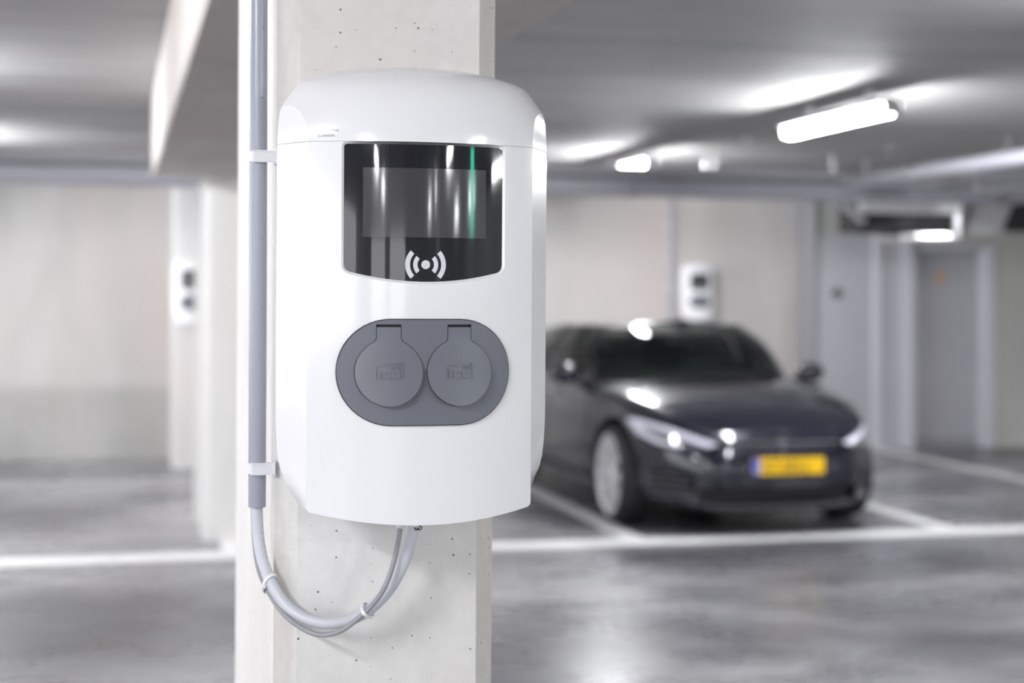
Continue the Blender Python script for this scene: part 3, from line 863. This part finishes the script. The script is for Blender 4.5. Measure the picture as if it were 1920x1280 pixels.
def contour(phi, ins, extra=0.0):
    W = WID / 2 - ins * .75; Lh = LEN / 2 - ins * .9
    c, s = math.cos(phi), math.sin(phi)
    x = W * math.copysign(abs(c) ** (2 / NX), c)
    nf = 3.4 if s < 0 else 4.4
    y = LEN / 2 + Lh * math.copysign(abs(s) ** (2 / nf), s)
    return x, y
def skin(phi, v, out=0.0):
    ins = interp(INS, v) - out
    x, y = contour(phi, ins)
    zb, zt = zbot(y), zs(y)
    return Vector((x, y, zb + (zt - zb) * v))
NP = 144
VL = [0, .05, .1, .18, .26, .36, .46, .56, .66, .74, .82, .88, .93, .97, 1.0]
phis = [2 * PI * (k + .5) / NP for k in range(NP)]
def top(x, y):
    # crowned bonnet / shoulder surface
    w = .9
    cr = interp([(0, .02), (.3, .055), (1.0, .075), (1.6, .06), (4.2, .05), (4.98, .02)], y)
    return zs(y) + cr * max(0, 1 - (x / w) ** 2)
bm = bmesh.new()
rows = [[skin(p, v) for p in phis] for v in VL]
V = grid_faces(bm, rows, True)
# top cap in mirrored pairs
def cap(bm, ring, zf, K=16):
    n = len(ring)
    # phis are offset by half a step: partner of k is (NP/2 - 1 - k) mod NP
    prs = []
    for k in range(n // 4, 3 * n // 4 + 0):
        prs.append((k, (n // 2 - 1 - k) % n))
    cols = []
    for a, b in prs:
        A, B = ring[a], ring[b]
        row = [A]
        for j in range(1, K):
            p = A.co.lerp(B.co, j / K); z = zf(p.x, p.y) if zf else p.z
            row.append(bm.verts.new((p.x, p.y, z)))
        row.append(B); cols.append(row)
    for r0, r1 in zip(cols, cols[1:]):
        for j in range(K): bm.faces.new((r0[j], r0[j + 1], r1[j + 1], r1[j]))
    for r in (cols[0], cols[-1]):
        bm.faces.new(r)
def zf_top(x, y):
    xe = abs(contour(math.asin(0) if False else 0, .13)[0])
    return top(x, y) - interp([(0, 0), (1, 0)], 0)
def ztop_blend(x, y):
    # zero crown at the edge of the shoulder ring
    ins = .10; Lh = LEN / 2 - ins * .9; yy = (y - LEN / 2) / Lh
    nf = 3.4 if yy < 0 else 4.4
    s = min(1, abs(yy)) ** (nf / 2); c = math.sqrt(max(0, 1 - s * s)); xe = max(.05, (WID / 2 - ins * .75) * c ** (2 / NX))
    cr = interp([(0, .0), (.15, .03), (.4, .055), (1.0, .075), (1.6, .06), (4.2, .05), (4.98, .02)], y)
    return zs(y) + cr * max(0, 1 - (x / xe) ** 2)
cap(bm, V[-1], ztop_blend); cap(bm, V[0], None)
bmesh.ops.recalc_face_normals(bm, faces=bm.faces)
body = obj('body', bm, M['paintwork'], car, True, 50)
AX = (.93, 3.89)
WR = .352
cut_bm = bmesh.new()
for y in AX:
    for s in (-1, 1):
        rr = lathe(cut_bm, [(s * .60, .40), (s * 1.3, .40)], 'x', 56, (0, y, WR + .01)); cut_bm.faces.new(rr[0]); cut_bm.faces.new(rr[1])
bmesh.ops.recalc_face_normals(cut_bm, faces=cut_bm.faces)
# bumper openings and cabin hollow
box(cut_bm, -.56, .56, -.3, .26, .240, .345)
for s in (-1, 1):
    a, b = sorted((s * .60, s * .86)); box(cut_bm, a, b, -.3, .42, .30, .44)
cut_me = bpy.data.meshes.new('cut'); cut_bm.to_mesh(cut_me); cut_bm.free()
cut = bpy.data.objects.new('cut', cut_me); C.objects.link(cut); cut.parent = car
md = body.modifiers.new('b', 'BOOLEAN'); md.operation = 'DIFFERENCE'; md.object = cut; md.solver = 'EXACT'; md.use_self = True
dg = bpy.context.evaluated_depsgraph_get(); dg.update()
nm = bpy.data.meshes.new_from_object(body.evaluated_get(dg))
body.modifiers.clear(); old = body.data; body.data = nm; bpy.data.meshes.remove(old); nm.name = 'body'
nm.set_sharp_from_angle(angle=R(40))
nm.materials.clear(); nm.materials.append(M['paintwork']); nm.materials.append(M['black'])
for p in nm.polygons:
    c = p.center; p.material_index = 0
    # faces inside the arches and the openings are black
    for y in AX:
        r_ = math.hypot(c.y - y, c.z - WR - .01)
        if abs(r_ - .40) < .006 and abs(c.x) > .59 and abs(p.normal.x) < .5: p.material_index = 1
        if abs(abs(c.x) - .60) < .004 and r_ < .41: p.material_index = 1
    if c.y > .06 and c.y < .27 and abs(c.x) < .57 and .235 < c.z < .35: p.material_index = 1
    if c.y > .415 and c.y < .425 and abs(c.x) > .55 and .29 < c.z < .45: p.material_index = 1
    if c.z < .21 and p.normal.z < -.8: p.material_index = 1
bpy.data.objects.remove(cut); bpy.data.meshes.remove(cut_me)

def front_y(x, z):
    """y of the nose surface at (x, z)"""
    lo = .02
    y = .1
    for _ in range(6):
        v = max(0, min(1, (z - zbot(y)) / (zs(y) - zbot(y)))); ins = interp(INS, v)
        W = WID / 2 - ins * .75; Lh = LEN / 2 - ins * .9
        q = min(.9999, abs(x) / W) ** NX
        # inverse of the two exponents used in contour()
        s2 = 1 - q
        y = LEN / 2 - Lh * (s2 ** (1 / 3.4))
    return y
def fpatch(name, outline, m, out=.004, parent=car, step=.02, skirt=.01):
    return pobj(name, patch(outline, lambda x, z: front_y(x, z) - out, [], step, skirt), m, parent)
# lower grille, spoiler lip, side vents
bm = bmesh.new(); box(bm, -.54, .54, .16, .25, .245, .34)
obj('lower_grille', bm, M['black'], car, False)
for s in (-1, 1):
    g = bmesh.new()
    for k in range(3):
        z = .325 + k * .042
        pts = []
        for j in range(9):
            x = s * (.62 + .23 * j / 8); pts.append((x, front_y(x, z) + .012, z))
        tube(g, pts, .008, 6)
    vent = obj('fog_light_vent', g, plain('dark_vent_bar', (.10, .10, .12), .25), car)
    o_ = [(s * .60, .30), (s * .86, .30), (s * .86, .44), (s * .60, .44)]
# narrow nose cone line and badge
nose = [(-.40, .610), (-.34, .588), (-.15, .578), (.15, .578), (.34, .588), (.40, .610), (.34, .636), (-.34, .636)]
fpatch('nose_panel', nose, plain('nose_gloss', (.03, .03, .042), .15, coat=1), .003)
bm = bmesh.new(); tube(bm, [(x, front_y(x, .640) - .006, .640 + .0 * x) for x in [-.42 + .84 * k / 20 for k in range(21)]], .008, 8)
obj('chrome_strip', bm, M['chrome'], car)
emb = [(-.045, .644), (-.035, .636), (-.012, .632), (-.004, .570), (.004, .570), (.012, .632), (.035, .636), (.045, .644), (.03, .656), (0, .660), (-.03, .656)]
fpatch('badge', [(x, z) for x, z in emb], M['chrome'], .014, step=.01, skirt=.008)
# headlights
for s in (-1, 1):
    hl = [(.44, .628), (.54, .600), (.68, .596), (.80, .625), (.875, .690), (.880, .755), (.84, .765), (.72, .728), (.58, .672)]
    poly = [(s * x, z) for x, z in hl]
    h = fpatch('headlight', poly, M['headlamp'], .008, skirt=.012)
    lb = [(.445, .634), (.58, .678), (.72, .734), (.84, .770), (.872, .768), (.872, .735), (.82, .728), (.72, .692), (.60, .645), (.52, .615)]
    b_ = fpatch('light_bar', [(s * x, z) for x, z in lb], M['headlamp_strip'], .016, h, .015, .006)
    lb2 = [(.68, .604), (.78, .618), (.850, .668), (.872, .735), (.835, .733), (.815, .69), (.77, .650), (.68, .630)]
    fpatch('light_bar', [(s * x, z) for x, z in lb2], M['headlamp_strip'], .016, h, .015, .006)
# number plate
npz, npx = .490, .02
yn = front_y(.26, .42) - .02
pl = obj('number_plate', bbox(npx - .26, npx + .26, -.028, -.018, npz - .055, npz + .055, .002, 1), M['plate_yellow'], car)
bm = bmesh.new(); box(bm, npx - .26, npx - .215, -.0295, -.0278, npz - .054, npz + .054); obj('blue_strip', bm, M['plate_blue'], pl, False)
bm = bmesh.new(); box(bm, npx - .215, npx - .200, -.0295, -.0278, npz - .054, npz + .054); obj('pale_strip', bm, plain('plate_pale', (.75, .6, .5), .5), pl, False)
text_mesh('plate_lettering', 'KT-303-J', .105, plain('plate_black', (.02, .02, .02), .5), pl, (npx - .185, -.0295, npz - .036), extrude=.0008, sx=.84)
text_mesh('country_letters', 'NL', .03, M['print_white'], pl, (npx - .255, -.031, npz - .045), extrude=.0005)
bm = bmesh.new(); box(bm, npx - .20, npx + .20, -.018, .05, npz - .04, npz + .04); obj('plate_bracket', bm, M['black'], car, False)
# bonnet with shut line
bm = bmesh.new(); rows = []
for k in range(25):
    y = .20 + (1.42 - .20) * k / 24
    w = interp([(.2, .42), (.5, .62), (.9, .70), (1.42, .76)], y)
    rows.append([(x, y - .0, ztop_blend(x, y) + .004) for x in [-w + 2 * w * j / 20 for j in range(21)]])
grid_faces(bm, rows)
obj('bonnet', bm, M['paintwork'], car)
# doors shut lines as door panels slightly proud of the flanks
def side_patch(name, s, y0, y1, v0, v1, m, out=.003, parent=car):
    bm = bmesh.new(); rows = []
    def phi_for(y, ins):
        Lh = LEN / 2 - ins * .9; q = (y - LEN / 2) / Lh; nf = 3.4 if q < 0 else 4.4
        return math.copysign(min(1, abs(q)) ** (nf / 2), q)
    for k in range(15):
        v = v0 + (v1 - v0) * k / 14; r_ = []
        for j in range(15):
            y = y0 + (y1 - y0) * j / 14; ins = interp(INS, v); sn = phi_for(y, ins); c = math.sqrt(max(0, 1 - sn * sn))
            x = s * ((WID / 2 - ins * .75) * c ** (2 / NX) + out)
            zb, zt = zbot(y), zs(y); r_.append((x, y, zb + (zt - zb) * v))
        rows.append(r_)
    grid_faces(bm, rows); return obj(name, bm, m, parent)
for s in (-1, 1):
    for (a, b) in ((1.46, 2.50), (2.52, 3.38)):
        d_ = side_patch('car_door', s, a, b, .14, .90, M['paintwork'])
        bm = bmesh.new(); zz = zs(b) - .10; box(bm, s * .978 - .008, s * .978 + .008, b - .24, b - .05, zz - .012, zz + .012); bev(bm, .004, 2)
        obj('door_handle', bm, M['chrome'], d_)
    side_patch('sill', s, 1.42, 3.42, .0, .10, plain('sill_grey', (.09, .09, .10), .4), .012)
# greenhouse
def gh(phi, v, out=0.0):
    # base contour on the shoulders, top contour at the roof edge
    c, s = math.cos(phi), math.sin(phi)
    n1 = 3.6
    xb = (.905 + out) * math.copysign(abs(c) ** (2 / n1), c); yb = 3.02 + (1.70 + out) * math.copysign(abs(s) ** (2 / 3.0), s)
    xt = (.675 + out) * math.copysign(abs(c) ** (2 / 3.8), c); yt = 2.98 + (.93 + out) * math.copysign(abs(s) ** (2 / 3.0), s)
    zb = ztop_blend(xb, yb) - .01
    zt = 1.375 + .035 * (1 - (xt / .70) ** 2) - .03 * ((yt - 2.7) / .9) ** 2 * (1 if yt > 2.7 else .8)
    bl = .035 * math.sin(PI * v)
    return Vector((xb + (xt - xb) * v + bl * c, yb + (yt - yb) * v + bl * s * 1.2, zb + (zt - zb) * v + (.045 * math.sin(PI * v) if abs(s) > .5 else .01 * math.sin(PI * v)) + out * v))
def deg_range(a, b, n): return [R(a + (b - a) * k / n) for k in range(n + 1)]
def gpatch(name, a, b, v0, v1, m, out=0.0, parent=car, n=24, k=12):
    bm = bmesh.new(); grid_faces(bm, [[gh(p, v0 + (v1 - v0) * j / k, out) for p in deg_range(a, b, n)] for j in range(k + 1)])
    return obj(name, bm, m, parent)
# phi -90 is the front; windscreen between the pillars
AP = 52
gpatch('windscreen', -90 - AP, -90 + AP, .02, .97, M['glass'], .002, n=36)
gpatch('rear_window', 90 - 42, 90 + 42, .25, .95, M['glass'], .002)
for s in (-1, 1):
    f = (lambda a: a) if s > 0 else (lambda a: 180 - a)
    gpatch('front_side_window', f(-36), f(-3), .08, .92, M['glass'], .002)
    gpatch('rear_side_window', f(0), f(34), .08, .92, M['glass'], .002)
    for a, b, nm_ in ((-39, -35, 'front_pillar'), (-3, 0, 'centre_pillar'), (34, 48, 'rear_pillar')):
        gpatch(nm_, f(a), f(b), .0, 1.0, M['paintwork'] if nm_ != 'centre_pillar' else M['black'], 0.006, n=6)
    gpatch('window_sill_trim', f(-41), f(48), -.02, .09, M['chrome'] if False else M['paintwork'], .004, k=3)
    gpatch('roof_rail', f(-41), f(48), .92, 1.0, M['paintwork'], .005, k=3)
gpatch('rear_panel', 90 - 42, 90 + 42, -.02, .26, M['paintwork'], .003, k=4)
gpatch('windscreen_header', -90 - AP, -90 + AP, .95, 1.0, M['black'], .003, n=36, k=3)
gpatch('cowl', -90 - AP, -90 + AP, -.03, .05, M['black'], .003, n=36, k=3)
# roof skin
bm = bmesh.new(); rows = []
ringp = [gh(p, 1.0) for p in phis]
n = NP
K = 16
for k in range(n // 4, 3 * n // 4):
    a, b = ringp[k], ringp[(n // 2 - 1 - k) % n]
    rows.append([(a.x + (b.x - a.x) * j / K, a.y, a.z + .035 * (1 - (2 * j / K - 1) ** 2)) for j in range(K + 1)])
grid_faces(bm, rows)
obj('roof', bm, plain('black_glass_roof', (.02, .02, .026), .06, coat=1), car)
# cabin
bm = bmesh.new(); rows = []
for k in range(n // 4, 3 * n // 4):
    a, b = gh(phis[k], 0.0), gh(phis[(n // 2 - 1 - k) % n], 0.0)
    rows.append([(a.x * .97 + (b.x - a.x) * .97 * j / K, a.y, max(ztop_blend(a.x + (b.x - a.x) * j / K, a.y) + .008, 0)) for j in range(K + 1)])
grid_faces(bm, rows); obj('cabin_floor', bm, M['seat'], car)
for x in (-.37, .37):
    bm = bmesh.new(); box(bm, x - .24, x + .24, 2.42, 2.56, .95, 1.17); bev(bm, .05, 3); s_ = obj('seat', bm, M['seat'], car)
    bm = bmesh.new(); box(bm, x - .12, x + .12, 2.46, 2.55, 1.17, 1.31); bev(bm, .035, 3); obj('headrest', bm, M['seat'], s_)
bm = bmesh.new(); box(bm, -.66, .66, 3.45, 3.6, .95, 1.15); bev(bm, .05, 3); obj('rear_seat', bm, M['seat'], car)
bm = bmesh.new(); box(bm, -.74, .74, 1.75, 2.0, .93, 1.005); bev(bm, .03, 3); obj('dashboard', bm, M['seat'], car)
bm = bmesh.new(); tube(bm, [(.37 + .17 * math.cos(a), 2.10 + .06 * math.sin(a), 1.03 + .13 * math.sin(a)) for a in [2 * PI * k / 24 for k in range(25)]], .014, 8, False); obj('steering_wheel', bm, M['black'], car)
bm = bmesh.new(); box(bm, -.10, .10, 2.05, 2.07, 1.25, 1.30); bev(bm, .008, 2); obj('rear_view_mirror', bm, M['black'], car)
for s in (-1, 1):
    bm = bmesh.new(); tube(bm, [(s * .20, 1.34, 1.0), (s * .55, 1.50, 1.01), (s * .0 - .1 * s, 1.40, .995)], .008, 6); obj('wiper', bm, M['black'], car)
# door mirrors
for s in (-1, 1):
    bm = bmesh.new(); bmesh.ops.create_uvsphere(bm, u_segments=20, v_segments=12, radius=1)
    bmesh.ops.transform(bm, matrix=Matrix.LocRotScale(Vector((s * 1.02, 1.83, 1.02)), None, Vector((.115, .075, .075))), verts=bm.verts)
    mr = obj('door_mirror', bm, M['paintwork'], car)
    bm = bmesh.new(); tube(bm, [(s * .86, 1.84, .95), (s * .96, 1.84, .975), (s * 1.0, 1.83, 1.0)], [.03, .025, .03], 10); obj('mirror_arm', bm, M['black'], mr)
    bm = bmesh.new(); lathe(bm, [(1.893, .0), (1.893, .06), (1.885, .068)], 'y', 20, (s * 1.02, 0, 1.02)); obj('mirror_glass', bm, M['chrome'], mr)
# wheels
def wheel(x, y, s):
    w = bpy.data.objects.new('wheel', None); C.objects.link(w); w.parent = car; w.location = (x, y, WR)
    bm = bmesh.new()
    prof = [(-.11, .285), (-.120, .308), (-.115, .335), (-.085, .350), (0, .352), (.085, .350), (.115, .335), (.120, .308), (.11, .285)]
    lathe(bm, prof, 'x', 56); obj('tyre', bm, M['rubber'], w)
    bm = bmesh.new()
    lathe(bm, [(s * .108, .292), (s * .112, .286), (s * .10, .272), (s * .02, .262), (-s * .10, .262)], 'x', 56)
    for k in range(10):
        a0 = 2 * PI * k / 10
        for da in (-.09, .09):
            ra, rb = .05, .25
            pA = []
            for r_, hw_, xo in ((.045, .016, .085), (.15, .013, .100), (.272, .018, .104)):
                a_ = a0 + da * (r_ / .25)
                cy, cz = math.cos(a_), math.sin(a_)
                pA.append([(s * (xo - dx), r_ * cy - sg_ * hw_ * cz, r_ * cz + sg_ * hw_ * cy) for dx, sg_ in ((0, -1), (0, 1), (.022, 1), (.022, -1))])
            grid_faces(bm, pA, True)
    lathe(bm, [(s * .10, .001), (s * .10, .03), (s * .09, .06), (s * .05, .065)], 'x', 24)
    obj('rim', bm, M['alloy'], w)
    bm = bmesh.new(); lathe(bm, [(s * .045, .06), (s * .045, .175), (s * .03, .178), (s * .03, .06)], 'x', 40); obj('brake_disc', bm, M['galv'], w)
for y in AX:
    for s in (-1, 1): wheel(s * .835, y, s)
for s in (-1, 1):
    bm = bmesh.new(); box(bm, *sorted((s * .35, s * .60)), 4.90, 4.955, .80, .88); bev(bm, .01, 2); obj('tail_light', bm, plain('tail_red', (.35, .01, .01), .2), car)

# column, lamp and green sign added behind the camera to streak the display
column(1.70, 2.0, -2.6, -2.1, 2.85, 0.03, M['far_column'], 'pale column added just behind the camera to carry the upright lamp')
wl = dup(l0, (1.80, -2.10, 1.5), None, 'added upright tube lamp on the column behind the camera')
wl.rotation_euler = (R(-90), 0, 0); wl.location = (1.78, -2.07, 2.30)
ex = thing('added_exit_sign', 'green lit emergency sign added behind the camera', 'sign', (3.20, -2.0, 2.09))
obj('sign_box', bbox(-.07, .07, -.03, .03, -.19, .19, .004), M['sign_green'], ex)
obj('sign_bracket', bbox(-.02, .02, -.02, .02, .19, .76, .002), M['galv'], ex)
